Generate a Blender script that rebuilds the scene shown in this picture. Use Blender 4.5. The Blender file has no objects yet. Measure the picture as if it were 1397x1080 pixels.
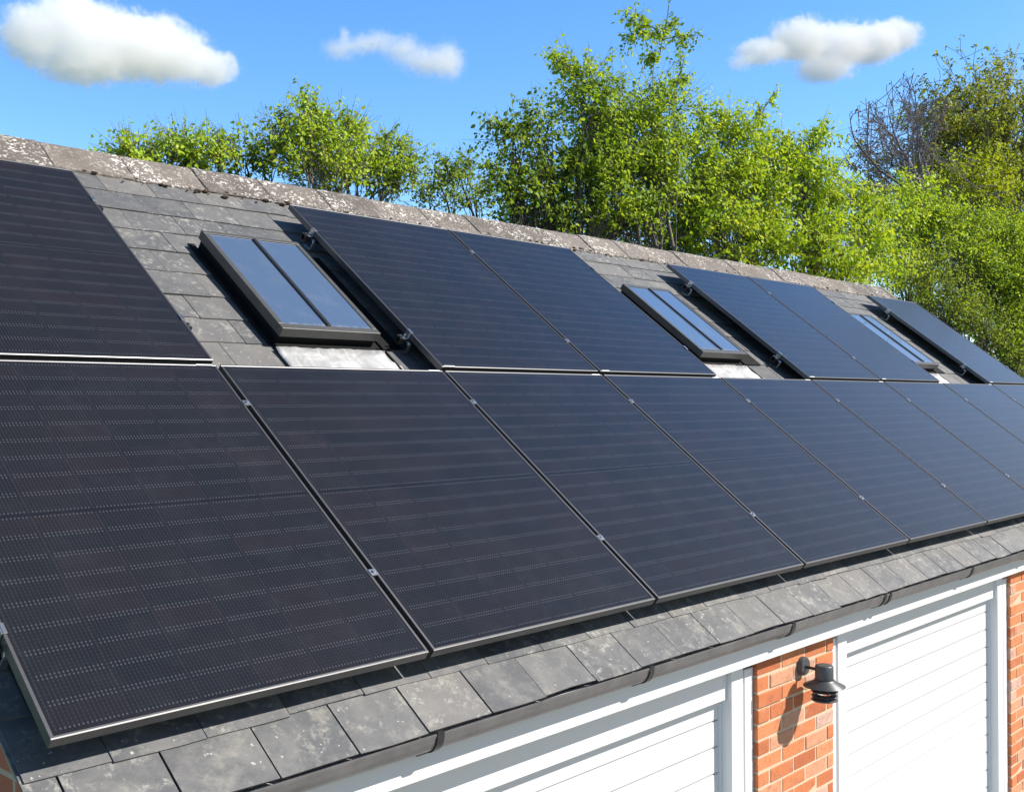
import bpy, bmesh, math, random
import numpy as np
from mathutils import Vector, Matrix
random.seed(7)
rng = np.random.default_rng(7)
SC = bpy.context.scene
COL = SC.collection

# ---------------------------------------------------------------- camera
CAM = np.array([-1.18990, -2.69170, 0.83811])
ROT = np.array([[0.682095, -0.731249, -0.004601], [0.001095, 0.007312, -0.999973], [0.731262, 0.682072, 0.005788]])
F = 1474.08                      # focal length in pixels of the 1397 px wide photograph
cam = bpy.data.cameras.new('camera')
cam_ob = bpy.data.objects.new('camera', cam)
COL.objects.link(cam_ob)
m = Matrix.Identity(4)
for i in range(3):
    m[i][0], m[i][1], m[i][2], m[i][3] = ROT[0][i], -ROT[1][i], -ROT[2][i], CAM[i]
cam_ob.matrix_world = m
cam.sensor_width = 36.0
cam.lens = F / 1397 * 36
cam.clip_start = 0.05
cam.clip_end = 5000
SC.camera = cam_ob

# ---------------------------------------------------------------- world, sun, exposure
PITCH = math.radians(37.2326)
CP, SP = math.cos(PITCH), math.sin(PITCH)
SUN = Vector((0.55, CP * -0.055 - SP, SP * -0.055 + CP)).normalized()
world = bpy.data.worlds.new('World')
SC.world = world
world.use_nodes = True
wn, wl = world.node_tree.nodes, world.node_tree.links
sky = wn.new('ShaderNodeTexSky')
sky.sky_type = 'NISHITA'
sky.sun_disc = False
sky.sun_elevation = math.asin(SUN.z)
sky.sun_rotation = math.atan2(SUN.x, SUN.y)
sky.altitude = 300
sky.air_density = 1.0
sky.dust_density = 0.2
sky.ozone_density = 3.0
bg = wn['Background']
bg.inputs['Strength'].default_value = 0.15
# the clear side of the sky, away from the sun, is the deeper blue
tc = wn.new('ShaderNodeTexCoord')
dt = wn.new('ShaderNodeVectorMath'); dt.operation = 'DOT_PRODUCT'
wl.new(tc.outputs['Generated'], dt.inputs[0])
dt.inputs[1].default_value = Vector((SUN.x, SUN.y, 0)).normalized()
def rng_map(a, b):
    n = wn.new('ShaderNodeMapRange')
    wl.new(dt.outputs['Value'], n.inputs[0])
    n.inputs[1].default_value, n.inputs[2].default_value, n.inputs[3].default_value, n.inputs[4].default_value = 0.35, 0.9, a, b
    return n.outputs[0]
sx = wn.new('ShaderNodeSeparateXYZ')
wl.new(tc.outputs['Generated'], sx.inputs[0])
hi = wn.new('ShaderNodeMapRange')          # and it darkens towards the zenith
wl.new(sx.outputs[2], hi.inputs[0])
hi.inputs[1].default_value, hi.inputs[2].default_value, hi.inputs[3].default_value, hi.inputs[4].default_value = 0.40, 0.80, 1.0, 0.30
mv = wn.new('ShaderNodeMath'); mv.operation = 'MULTIPLY'
wl.new(rng_map(1.13, 0.24), mv.inputs[0])
wl.new(hi.outputs[0], mv.inputs[1])
hs = wn.new('ShaderNodeHueSaturation')
hs.inputs['Hue'].default_value = 0.503
wl.new(rng_map(1.25, 0.4), hs.inputs['Saturation'])
wl.new(mv.outputs[0], hs.inputs['Value'])
wl.new(sky.outputs[0], hs.inputs['Color'])
wl.new(hs.outputs[0], bg.inputs['Color'])
sun = bpy.data.lights.new('sun', 'SUN')
sun.energy = 5.0
sun.angle = math.radians(0.53)
sun.color = (1.0, 0.955, 0.895)
sun_ob = bpy.data.objects.new('sun', sun)
sun_ob.rotation_euler = SUN.to_track_quat('Z', 'Y').to_euler()
sun_ob.location = (10, -20, 30)
COL.objects.link(sun_ob)
SC.view_settings.view_transform = 'Standard'
SC.view_settings.look = 'None'
SC.view_settings.exposure = 0.6
SC.view_settings.gamma = 1.0
SC.cycles.use_denoising = True
SC.cycles.denoiser = 'OPENIMAGEDENOISE'
SC.cycles.denoising_input_passes = 'RGB_ALBEDO_NORMAL'
SC.cycles.max_bounces = 16
SC.cycles.transparent_max_bounces = 8
SC.cycles.volume_bounces = 16
SC.cycles.sample_clamp_indirect = 6.0


# ---------------------------------------------------------------- helpers
def at(px, py, Y):
    """the point of the vertical plane y = Y that lies on the sight line of a photograph pixel"""
    d = ROT.T @ np.array([(px - 698.5) / F, (py - 540) / F, 1.0])
    t = (Y - CAM[1]) / d[1]
    return CAM + d * t, t


def rw(u, v, n=0.0):
    """roof coordinates (along the eaves, up the slope, out of the slope) to world"""
    return Vector((u, CP * v - SP * n, SP * v + CP * n))


ROOF_M = Matrix(((1, 0, 0), (0, CP, -SP), (0, SP, CP))).to_4x4()


def tag(o, label=None, cat=None, group=None, kind=None):
    if label: o['label'] = label
    if cat: o['category'] = cat
    if group: o['group'] = group
    if kind: o['kind'] = kind
    return o


def empty(name, loc, label, cat, group=None, rot=None):
    o = bpy.data.objects.new(name, None)
    o.empty_display_size = 0.2
    COL.objects.link(o)
    if rot is not None:
        o.matrix_world = Matrix.Translation(loc) @ rot
    else:
        o.location = loc
    return tag(o, label, cat, group)


def link(name, me, mat, parent=None, smooth=False):
    o = bpy.data.objects.new(name, me)
    COL.objects.link(o)
    if mat is not None:
        me.materials.append(mat)
    if parent is not None:
        o.parent = parent
    if smooth:
        me.polygons.foreach_set('use_smooth', [True] * len(me.polygons))
    return o


class MB:
    """collects boxes, tubes and profiles and links them as one mesh object"""

    def __init__(self):
        self.v, self.f, self.c = [], [], []
        self.col = (0.5, 0.5, 0.5, 1)

    def add(self, vs, fs):
        b = len(self.v)
        self.v += [tuple(p) for p in vs]
        self.c += [self.col] * len(vs)
        self.f += [tuple(b + i for i in f) for f in fs]

    def box(self, x0, x1, y0, y1, z0, z1, T=None):
        vs = [(x0, y0, z0), (x1, y0, z0), (x1, y1, z0), (x0, y1, z0), (x0, y0, z1), (x1, y0, z1), (x1, y1, z1), (x0, y1, z1)]
        if T: vs = [T(*p) for p in vs]
        self.add(vs, [(0, 3, 2, 1), (4, 5, 6, 7), (0, 1, 5, 4), (1, 2, 6, 5), (2, 3, 7, 6), (3, 0, 4, 7)])

    def hexa(self, vs):
        self.add(vs, [(0, 3, 2, 1), (4, 5, 6, 7), (0, 1, 5, 4), (1, 2, 6, 5), (2, 3, 7, 6), (3, 0, 4, 7)])

    def sweep(self, prof, x0, x1, xs=None):
        """profile of (y, z) points, closed, swept along x"""
        xs = xs or [x0, x1]
        n = len(prof)
        vs = [(x, p[0], p[1]) for x in xs for p in prof]
        fs = []
        for k in range(len(xs) - 1):
            for i in range(n):
                j = (i + 1) % n
                fs.append((k * n + i, k * n + j, (k + 1) * n + j, (k + 1) * n + i))
        fs.append(tuple(range(n))[::-1])
        fs.append(tuple((len(xs) - 1) * n + i for i in range(n)))
        self.add(vs, fs)

    def tube(self, pts, rad, n=8, caps=True):
        pts = [Vector(p) for p in pts]
        rad = rad if isinstance(rad, (list, tuple)) else [rad] * len(pts)
        ref = None
        vs, fs = [], []
        for i, p in enumerate(pts):
            d = (pts[min(i + 1, len(pts) - 1)] - pts[max(i - 1, 0)]).normalized()
            if ref is None:
                ref = d.orthogonal().normalized()
            ref = (ref - d * ref.dot(d)).normalized()
            b = d.cross(ref)
            for k in range(n):
                a = 2 * math.pi * k / n
                vs.append(p + (ref * math.cos(a) + b * math.sin(a)) * rad[i])
        for i in range(len(pts) - 1):
            for k in range(n):
                j = (k + 1) % n
                fs.append((i * n + k, i * n + j, (i + 1) * n + j, (i + 1) * n + k))
        if caps:
            fs.append(tuple(range(n))[::-1])
            fs.append(tuple((len(pts) - 1) * n + k for k in range(n)))
        self.add(vs, fs)

    def lathe(self, prof, c, n=40):
        """profile of (radius, z), closed loop or open, about a vertical axis at c"""
        vs = [(c[0] + r * math.cos(2 * math.pi * k / n), c[1] + r * math.sin(2 * math.pi * k / n), c[2] + z) for r, z in prof for k in range(n)]
        fs = []
        for i in range(len(prof) - 1):
            for k in range(n):
                j = (k + 1) % n
                fs.append((i * n + k, i * n + j, (i + 1) * n + j, (i + 1) * n + k))
        self.add(vs, fs)

    def build(self, name, mat, parent=None, smooth=False, bevel=0, col=False, seg=1):
        me = bpy.data.meshes.new(name)
        me.from_pydata(self.v, [], self.f)
        me.validate()
        if col:
            a = me.color_attributes.new('tint', 'FLOAT_COLOR', 'POINT')
            a.data.foreach_set('color', np.array(self.c, 'f').ravel())
        bm = bmesh.new()
        bm.from_mesh(me)
        bmesh.ops.recalc_face_normals(bm, faces=bm.faces)
        bm.to_mesh(me)
        bm.free()
        o = link(name, me, mat, parent, smooth)
        if bevel:
            mo = o.modifiers.new('edge', 'BEVEL')
            mo.width = bevel
            mo.segments = seg
            mo.limit_method = 'ANGLE'
        if smooth:
            try:
                me.set_sharp_from_angle(angle=math.radians(40))
            except Exception:
                pass
        return o


# ---------------------------------------------------------------- materials
class NT:
    def __init__(self, name):
        self.m = bpy.data.materials.new(name)
        self.m.use_nodes = True
        self.t = self.m.node_tree
        self.p = self.t.nodes['Principled BSDF']

    def set(self, **k):
        for a, b in k.items():
            self.put(self.p.inputs[a.replace('_', ' ')], b)
        return self

    def put(self, sock, val):
        if hasattr(val, 'is_output'):
            self.t.links.new(val, sock)
        elif val is not None:
            if isinstance(val, (tuple, list)) and len(val) == 3 and sock.type == 'RGBA':
                val = (*val, 1)
            sock.default_value = val

    def node(self, typ, ins=None, **props):
        n = self.t.nodes.new(typ)
        for a, b in props.items():
            setattr(n, a, b)
        for a, b in (ins or {}).items():
            self.put(n.inputs[a], b)
        return n

    def math(self, op, a, b=None, c=None, clamp=False):
        n = self.node('ShaderNodeMath', operation=op, use_clamp=clamp)
        for i, x in enumerate((a, b, c)):
            if x is not None: self.put(n.inputs[i], x)
        return n.outputs[0]

    def mix(self, fac, a, b, mode='MIX'):
        n = self.node('ShaderNodeMix', data_type='RGBA', blend_type=mode)
        self.put(n.inputs[0], fac)
        self.put(n.inputs[6], a)
        self.put(n.inputs[7], b)
        return n.outputs[2]

    def obj(self):
        return self.node('ShaderNodeTexCoord').outputs['Object']

    def noise(self, vec, scale, detail=4, rough=0.55, dist=0.0):
        return self.node('ShaderNodeTexNoise', {'Vector': vec, 'Scale': scale, 'Detail': detail, 'Roughness': rough, 'Distortion': dist}).outputs['Fac']

    def ramp(self, fac, stops):
        n = self.node('ShaderNodeValToRGB')
        self.put(n.inputs[0], fac)
        e = n.color_ramp.elements
        while len(e) > len(stops): e.remove(e[-1])
        while len(e) < len(stops): e.new(0.5)
        for el, (p, c) in zip(e, stops):
            el.position = p
            el.color = (*c, 1) if len(c) == 3 else c
        return n.outputs[0]

    def step(self, x, a, b):
        n = self.node('ShaderNodeMapRange', {0: x, 1: a, 2: b, 3: 0.0, 4: 1.0}, interpolation_type='SMOOTHSTEP')
        return n.outputs[0]

    def bump(self, h, strength, dist=0.01):
        n = self.node('ShaderNodeBump', {'Height': h, 'Strength': strength, 'Distance': dist})
        self.put(self.p.inputs['Normal'], n.outputs[0])

    def vec(self, v, scale):
        n = self.node('ShaderNodeMapping', {'Vector': v})
        n.inputs['Scale'].default_value = scale
        return n.outputs[0]

    def attr(self, name='tint'):
        return self.node('ShaderNodeAttribute', attribute_name=name).outputs['Color']


def simple(name, col, rough=0.5, metal=0.0, var=0.12, scale=30, bump=0.0, spec=0.5):
    t = NT(name)
    o = t.obj()
    n = t.noise(o, scale, 5, 0.6)
    c = t.mix(n, tuple(x * (1 - var) for x in col), tuple(min(1, x * (1 + var)) for x in col))
    t.set(Base_Color=c, Roughness=rough, Metallic=metal)
    t.p.inputs['Specular IOR Level'].default_value = spec
    if bump: t.bump(n, bump, 0.004)
    return t.m


PW, PL = 1.28142, 1.65635        # a panel's width and length
PT = 0.033                       # its frame's depth


def solar_glass():
    t = NT('solar_glass')
    o = t.obj()
    s = t.node('ShaderNodeSeparateXYZ', {0: o})
    x, y = s.outputs[0], s.outputs[1]
    cw = (PW - 0.044) / 6
    ch = (PL / 2 - 0.022 - 0.006) / 9
    cx = t.math('DIVIDE', t.math('SUBTRACT', x, 0.022), cw)
    dy0 = t.math('SUBTRACT', y, PL / 2)
    r = t.math('DIVIDE', t.math('SUBTRACT', t.math('ABSOLUTE', dy0), 0.006), ch)
    fx, fy = t.math('FRACT', cx), t.math('FRACT', r)
    dy = t.math('MULTIPLY', t.math('MINIMUM', fy, t.math('SUBTRACT', 1.0, fy)), ch)       # metres from the cell's end
    dx = t.math('MULTIPLY', t.math('MINIMUM', fx, t.math('SUBTRACT', 1.0, fx)), cw)
    b = t.math('ABSOLUTE', t.math('SUBTRACT', t.math('FRACT', t.math('MULTIPLY', t.math('SUBTRACT', fx, 0.035), 16 / 0.93)), 0.5))
    inside = t.math('MULTIPLY', t.math('GREATER_THAN', r, 0.0), t.math('LESS_THAN', r, 9.0))
    inside = t.math('MULTIPLY', inside, t.math('GREATER_THAN', dx, 0.0065))
    rows = t.math('MULTIPLY', t.math('GREATER_THAN', r, 0.0), t.math('LESS_THAN', r, 9.0))
    bus = t.math('MULTIPLY', t.math('LESS_THAN', b, 0.10), rows)
    pad = t.math('MULTIPLY', t.math('LESS_THAN', b, 0.17), inside)
    pad = t.math('MULTIPLY', pad, t.math('LESS_THAN', t.math('ABSOLUTE', t.math('SUBTRACT', dy, 0.0062)), 0.0032))
    beads = t.math('LESS_THAN', t.math('ABSOLUTE', t.math('SUBTRACT', t.math('FRACT', t.math('MULTIPLY', fy, 7.0)), 0.5)), 0.17)
    beads = t.math('MULTIPLY', beads, t.math('MULTIPLY', t.math('LESS_THAN', b, 0.16), rows))
    # every cell has its own slight tint
    ci = t.node('ShaderNodeCombineXYZ', {0: t.math('FLOOR', cx), 1: t.math('MULTIPLY', t.math('ADD', t.math('FLOOR', r), 1.0), t.math('SIGN', dy0)),
                                         2: t.math('MULTIPLY', t.node('ShaderNodeObjectInfo').outputs['Random'], 57.0)}).outputs[0]
    wn_ = t.node('ShaderNodeTexWhiteNoise', {'Vector': ci}, noise_dimensions='3D')
    cell = t.ramp(wn_.outputs['Value'], [(0.0, (0.0118, 0.0134, 0.0164)), (0.35, (0.0136, 0.0144, 0.0172)), (0.7, (0.0150, 0.0146, 0.0174)), (1.0, (0.0166, 0.0148, 0.0170))])
    big = t.noise(o, 1.6, 4, 0.6)
    cell = t.mix(t.math('MULTIPLY', t.step(big, 0.4, 0.75), 0.22), cell, (0.026, 0.026, 0.028))
    gap = t.math('MAXIMUM', t.math('LESS_THAN', dx, 0.0012), t.math('LESS_THAN', dy, 0.0011))
    c = t.mix(t.math('MULTIPLY', gap, 0.12), cell, (0.013, 0.014, 0.018))
    c = t.mix(t.math('SUBTRACT', 1.0, t.math('GREATER_THAN', r, 0.0)), c, (0.012, 0.013, 0.016))
    fine = t.noise(o, 140, 3, 0.7)
    c = t.mix(t.math('MULTIPLY', bus, t.math('MULTIPLY', fine, 0.6)), c, (0.034, 0.035, 0.039))
    c = t.mix(t.math('MULTIPLY', beads, 0.32), c, (0.048, 0.048, 0.052))
    c = t.mix(t.math('MULTIPLY', pad, 0.6), c, (0.088, 0.093, 0.105))
    # dust film and a few droppings
    dust = t.noise(o, 5.0, 6, 0.7)
    c = t.mix(t.math('MULTIPLY', t.step(dust, 0.42, 0.8), 0.045), c, (0.14, 0.145, 0.16))
    vv = t.node('ShaderNodeTexVoronoi', {'Vector': t.node('ShaderNodeVectorMath', {0: o, 1: ci}, operation='ADD').outputs[0] if False else o, 'Scale': 6.5})
    spot = t.math('MULTIPLY', t.math('LESS_THAN', t.math('ADD', vv.outputs['Distance'], t.math('MULTIPLY', t.noise(o, 90, 2, 0.6), 0.05)), 0.046), t.math('GREATER_THAN', t.node('ShaderNodeSeparateColor', {0: vv.outputs['Color']}).outputs[0], 0.93))
    c = t.mix(t.math('MULTIPLY', spot, 0.8), c, (0.55, 0.55, 0.55))
    t.set(Base_Color=c, Roughness=t.math('ADD', t.math('MULTIPLY', dust, 0.12), 0.12), IOR=1.42)
    return t.m


def slate_mat():
    t = NT('slate')
    o = t.obj()
    a = t.attr()
    s = t.node('ShaderNodeSeparateColor', {0: a})
    rnd, rnd2, low = s.outputs[0], s.outputs[1], s.outputs[2]
    base = t.ramp(rnd, [(0.0, (0.070, 0.073, 0.079)), (0.5, (0.098, 0.099, 0.102)), (1.0, (0.138, 0.132, 0.125))])
    off = t.node('ShaderNodeVectorMath', {0: o, 1: t.node('ShaderNodeCombineXYZ', {0: t.math('MULTIPLY', rnd, 37.0), 1: 0.0, 2: t.math('MULTIPLY', rnd2, 11.0)}).outputs[0]}, operation='ADD').outputs[0]
    n1 = t.noise(off, 5.5, 7, 0.65, 0.4)
    n2 = t.noise(off, 34, 6, 0.72)
    n3 = t.noise(off, 16, 8, 0.75, 0.8)
    c = t.mix(t.math('MULTIPLY', t.step(n1, 0.38, 0.72), t.math('ADD', 0.35, t.math('MULTIPLY', low, 0.25))), base, (0.205, 0.196, 0.182))
    warm = t.math('MULTIPLY', t.step(t.noise(off, 9, 5, 0.7), 0.50, 0.72), t.math('ADD', 0.16, t.math('MULTIPLY', low, 0.42)))
    c = t.mix(warm, c, (0.265, 0.250, 0.212))
    lich = t.math('MULTIPLY', t.step(n3, 0.50, 0.60), t.step(n2, 0.42, 0.60))
    lich = t.math('MULTIPLY', lich, t.math('ADD', 0.25, t.math('MULTIPLY', rnd2, 0.75)))
    c = t.mix(t.math('MULTIPLY', lich, 0.85), c, (0.34, 0.33, 0.29))
    v = t.node('ShaderNodeTexVoronoi', {'Vector': t.node('ShaderNodeVectorMath', {0: off, 1: t.node('ShaderNodeVectorMath', {0: t.node('ShaderNodeTexNoise', {'Vector': off, 'Scale': 60.0, 'Detail': 3.0}).outputs['Color'], 1: (0.03, 0.03, 0.03)}, operation='MULTIPLY').outputs[0]}, operation='ADD').outputs[0], 'Scale': 38.0, 'Randomness': 1.0})
    sp = t.math('MULTIPLY', t.math('LESS_THAN', t.math('ADD', v.outputs['Distance'], t.math('MULTIPLY', n2, 0.25)), 0.27), t.math('GREATER_THAN', t.node('ShaderNodeSeparateColor', {0: v.outputs['Color']}).outputs[1], 0.72))
    c = t.mix(t.math('MULTIPLY', sp, 0.75), c, (0.43, 0.42, 0.39))
    dk = t.step(t.noise(off, 55, 4, 0.7), 0.56, 0.72)
    c = t.mix(t.math('MULTIPLY', dk, 0.18), c, (0.06, 0.06, 0.06))
    t.set(Base_Color=c, Roughness=0.62)
    t.bump(t.math('ADD', t.math('MULTIPLY', n1, 0.7), t.math('MULTIPLY', n2, 0.5)), 0.5, 0.006)
    return t.m


def ridge_mat():
    t = NT('ridge_clay')
    o = t.obj()
    a = t.node('ShaderNodeSeparateColor', {0: t.attr()}).outputs[0]
    n1 = t.noise(o, 7, 6, 0.7)
    n2 = t.noise(o, 45, 5, 0.7)
    base = t.ramp(t.math('ADD', t.math('MULTIPLY', n1, 0.7), t.math('MULTIPLY', a, 0.3)), [(0.25, (0.088, 0.077, 0.067)), (0.5, (0.145, 0.125, 0.106)), (0.75, (0.21, 0.185, 0.162))])
    c = t.mix(t.math('MULTIPLY', t.step(n2, 0.5, 0.75), 0.5), base, (0.13, 0.10, 0.085))
    wob = t.node('ShaderNodeVectorMath', {0: o, 1: t.node('ShaderNodeVectorMath', {0: t.node('ShaderNodeTexNoise', {'Vector': o, 'Scale': 26.0, 'Detail': 3.0}).outputs['Color'], 1: (0.035, 0.035, 0.035)}, operation='MULTIPLY').outputs[0]}, operation='ADD').outputs[0]
    tot = None
    for sc, th, pick in ((24.0, 0.34, 0.62), (42.0, 0.36, 0.50), (70.0, 0.36, 0.55)):
        v = t.node('ShaderNodeTexVoronoi', {'Vector': wob, 'Scale': sc})
        k = t.math('MULTIPLY', t.math('LESS_THAN', v.outputs['Distance'], th), t.math('GREATER_THAN', t.node('ShaderNodeSeparateColor', {0: v.outputs['Color']}).outputs[0], pick))
        tot = k if tot is None else t.math('MAXIMUM', tot, k)
    patch = t.step(t.noise(o, 3.6, 5, 0.65), 0.42, 0.60)
    lich = t.math('MULTIPLY', tot, t.math('ADD', 0.15, t.math('MULTIPLY', patch, 0.85)))
    c = t.mix(t.math('MULTIPLY', lich, 0.9), c, t.mix(n2, (0.52, 0.48, 0.43), (0.80, 0.76, 0.70)))
    t.set(Base_Color=c, Roughness=0.92)
    t.bump(t.math('ADD', n2, t.math('MULTIPLY', lich, 0.5)), 0.7, 0.008)
    return t.m


def brick_mat():
    t = NT('brick')
    o = t.obj()
    s = t.node('ShaderNodeSeparateColor', {0: t.attr()})
    base = t.ramp(s.outputs[0], [(0.0, (0.44, 0.125, 0.045)), (0.4, (0.58, 0.19, 0.07)), (0.75, (0.64, 0.25, 0.105)), (0.90, (0.60, 0.30, 0.18)), (1.0, (0.56, 0.37, 0.29))])
    n = t.noise(o, 28, 6, 0.7)
    n2 = t.noise(o, 120, 4, 0.7)
    c = t.mix(t.math('MULTIPLY', t.step(n, 0.45, 0.75), 0.6), base, (0.26, 0.075, 0.035))
    c = t.mix(t.math('MULTIPLY', t.step(t.noise(o, 14, 5, 0.7), 0.55, 0.75), 0.5), c, (0.60, 0.40, 0.27))
    c = t.mix(t.math('MULTIPLY', t.step(n2, 0.6, 0.8), 0.4), c, (0.16, 0.07, 0.045))
    t.set(Base_Color=c, Roughness=0.9)
    t.bump(t.math('ADD', n, t.math('MULTIPLY', n2, 0.6)), 0.6, 0.006)
    return t.m


def wall_brick_mat():
    t = NT('gable_brick')
    o = t.obj()
    sp = t.node('ShaderNodeSeparateXYZ', {0: o})
    v = t.node('ShaderNodeCombineXYZ', {0: t.math('ADD', sp.outputs[1], sp.outputs[0]), 1: sp.outputs[2], 2: 0.0}).outputs[0]
    b = t.node('ShaderNodeTexBrick', {'Vector': v, 'Color1': (0.52, 0.17, 0.07, 1), 'Color2': (0.42, 0.12, 0.05, 1), 'Mortar': (0.5, 0.4, 0.28, 1), 'Scale': 1.0, 'Mortar Size': 0.008, 'Brick Width': 0.235, 'Row Height': 0.075, 'Bias': 0.1})
    c = t.mix(t.math('MULTIPLY', t.noise(o, 40, 5, 0.7), 0.5), b.outputs['Color'], (0.3, 0.1, 0.05))
    t.set(Base_Color=c, Roughness=0.9)
    t.bump(b.outputs['Fac'], -0.6, 0.008)
    return t.m


def leaf_mat(name, dark, mid, light, trans=0.48):
    t = NT(name)
    s = t.node('ShaderNodeSeparateColor', {0: t.attr()})
    c = t.ramp(s.outputs[0], [(0.0, dark), (0.5, mid), (1.0, light)])
    t.set(Base_Color=c, Roughness=0.42)
    t.p.inputs['Specular IOR Level'].default_value = 0.2
    tr = t.node('ShaderNodeBsdfTranslucent', {'Color': t.mix(1.0, c, (1.5, 1.35, 0.6), 'MULTIPLY')})
    mx = t.node('ShaderNodeMixShader', {0: trans, 1: t.p.outputs[0], 2: tr.outputs[0]})
    t.t.links.new(mx.outputs[0], t.t.nodes['Material Output'].inputs[0])
    return t.m


def bark_mat(name, a, b):
    t = NT(name)
    o = t.obj()
    n = t.noise(t.vec(o, (8, 8, 2)), 3, 6, 0.7)
    t.set(Base_Color=t.mix(n, a, b), Roughness=0.9)
    t.bump(n, 0.6, 0.02)
    return t.m




def painted(name, col):
    """white paint, with grime run down it in thin streaks"""
    t = NT(name)
    o = t.obj()
    streak = t.noise(t.vec(o, (22, 22, 1.2)), 1.0, 5, 0.65)
    grime = t.noise(o, 3.0, 6, 0.7)
    k = t.math('MULTIPLY', t.step(streak, 0.52, 0.75), t.step(grime, 0.40, 0.70))
    c = t.mix(t.math('MULTIPLY', k, 0.35), col, (0.42, 0.41, 0.36))
    t.set(Base_Color=c, Roughness=0.45)
    return t.m


def lead_mat():
    t = NT('lead_flashing')
    o = t.obj()
    n = t.noise(o, 7, 6, 0.65, 0.5)
    st = t.noise(t.vec(o, (26, 3, 3)), 1.0, 4, 0.6)
    c = t.ramp(n, [(0.3, (0.26, 0.26, 0.26)), (0.5, (0.40, 0.40, 0.395)), (0.7, (0.56, 0.56, 0.55))])
    c = t.mix(t.math('MULTIPLY', t.step(st, 0.5, 0.75), 0.45), c, (0.62, 0.62, 0.60))
    t.set(Base_Color=c, Roughness=0.55, Metallic=0.25)
    t.bump(t.math('ADD', n, t.math('MULTIPLY', st, 0.4)), 0.7, 0.015)
    return t.m


M = {}
M['glass'] = solar_glass()
M['slate'] = slate_mat()
M['ridge'] = ridge_mat()
M['brick'] = brick_mat()
M['gable'] = wall_brick_mat()
M['mortar'] = simple('mortar', (0.56, 0.44, 0.30), 0.95, 0, 0.2, 60, 0.6)
M['verge'] = simple('verge_mortar', (0.34, 0.30, 0.20), 0.95, 0, 0.35, 24, 0.7)
M['frame'] = simple('anodised_frame', (0.15, 0.148, 0.15), 0.42, 0.85, 0.2, 40)
M['alu'] = simple('aluminium', (0.62, 0.62, 0.62), 0.3, 0.95, 0.1, 60)
M['rail'] = simple('dark_aluminium', (0.10, 0.10, 0.10), 0.35, 0.8, 0.1, 60)
M['backsheet'] = simple('backsheet', (0.03, 0.03, 0.03), 0.6)
M['sticker'] = simple('white_label', (0.82, 0.82, 0.82), 0.5, 0, 0.03)
M['white'] = simple('white_paint', (0.72, 0.72, 0.71), 0.42, 0, 0.03, 8)
M['shutter'] = painted('white_shutter', (0.66, 0.66, 0.65))
M['gutter'] = simple('grey_gutter', (0.135, 0.128, 0.126), 0.38, 0, 0.6, 9, 0.05)
M['litter'] = simple('gutter_litter', (0.012, 0.011, 0.010), 1.0, 0, 0.4, 40, 0.5, 0.05)
M['black'] = simple('black_plastic', (0.022, 0.022, 0.024), 0.4, 0, 0.3, 30)
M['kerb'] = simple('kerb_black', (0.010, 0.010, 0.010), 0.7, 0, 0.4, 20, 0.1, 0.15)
M['sk_frame'] = simple('skylight_frame', (0.088, 0.086, 0.080), 0.40, 0.2, 0.3, 18)
M['lead'] = lead_mat()
M['lamp'] = simple('lamp_grey', (0.085, 0.085, 0.09), 0.42, 0.3, 0.12, 40)
M['moss'] = simple('moss', (0.075, 0.05, 0.035), 1.0, 0, 0.5, 60, 0.9)
M['felt'] = simple('felt', (0.03, 0.03, 0.03), 0.9)


def skylight_glass():
    t = NT('skylight_glass')
    o = t.obj()
    s = t.node('ShaderNodeSeparateXYZ', {0: o}).outputs[1]
    n = t.noise(o, 22, 6, 0.75, 0.6)
    dirt = t.math('MULTIPLY', t.step(t.math('ADD', s, t.math('MULTIPLY', n, -0.10)), 0.02, -0.045), 0.8)
    film = t.math('MULTIPLY', t.step(t.noise(o, 5, 5, 0.7), 0.45, 0.8), 0.10)
    c = t.mix(t.math('MAXIMUM', dirt, film), (0.090, 0.135, 0.215), (0.42, 0.42, 0.38))
    t.set(Base_Color=c, Roughness=t.math('ADD', 0.03, t.math('MULTIPLY', dirt, 0.5)), IOR=3.3)
    return t.m


def clear_glass():
    t = NT('lamp_glass')
    t.set(Base_Color=(0.95, 0.9, 0.88), Roughness=0.08, IOR=1.45)
    t.p.inputs['Transmission Weight'].default_value = 0.9
    return t.m


M['sk_glass'] = skylight_glass()
M['lamp_glass'] = clear_glass()

# ---------------------------------------------------------------- ground
GZ = -2.65


def ground():
    t = NT('grass_ground')
    o = t.obj()
    c = t.mix(t.noise(o, 0.8, 6, 0.7), (0.045, 0.075, 0.018), (0.09, 0.11, 0.03))
    c = t.mix(t.step(t.noise(o, 9, 5, 0.7), 0.5, 0.8), c, (0.10, 0.085, 0.045))
    t.set(Base_Color=c, Roughness=1.0)
    t.bump(t.noise(o, 30, 4, 0.7), 0.8, 0.03)
    b = MB()
    b.add([(-900, -900, GZ), (900, -900, GZ), (900, 900, GZ), (-900, 900, GZ)], [(0, 1, 2, 3)])
    tag(b.build('ground', t.m), kind='structure')
    t = NT('concrete_drive')
    o = t.obj()
    c = t.mix(t.noise(o, 2.5, 7, 0.7), (0.27, 0.26, 0.24), (0.38, 0.37, 0.35))
    t.set(Base_Color=c, Roughness=0.9)
    t.bump(t.noise(o, 80, 4, 0.7), 0.4, 0.01)
    b = MB()
    b.box(-1.0, 13.0, -7.0, -0.02, GZ - 0.1, GZ + 0.03)
    tag(b.build('driveway', t.m), kind='structure')


ground()

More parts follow.
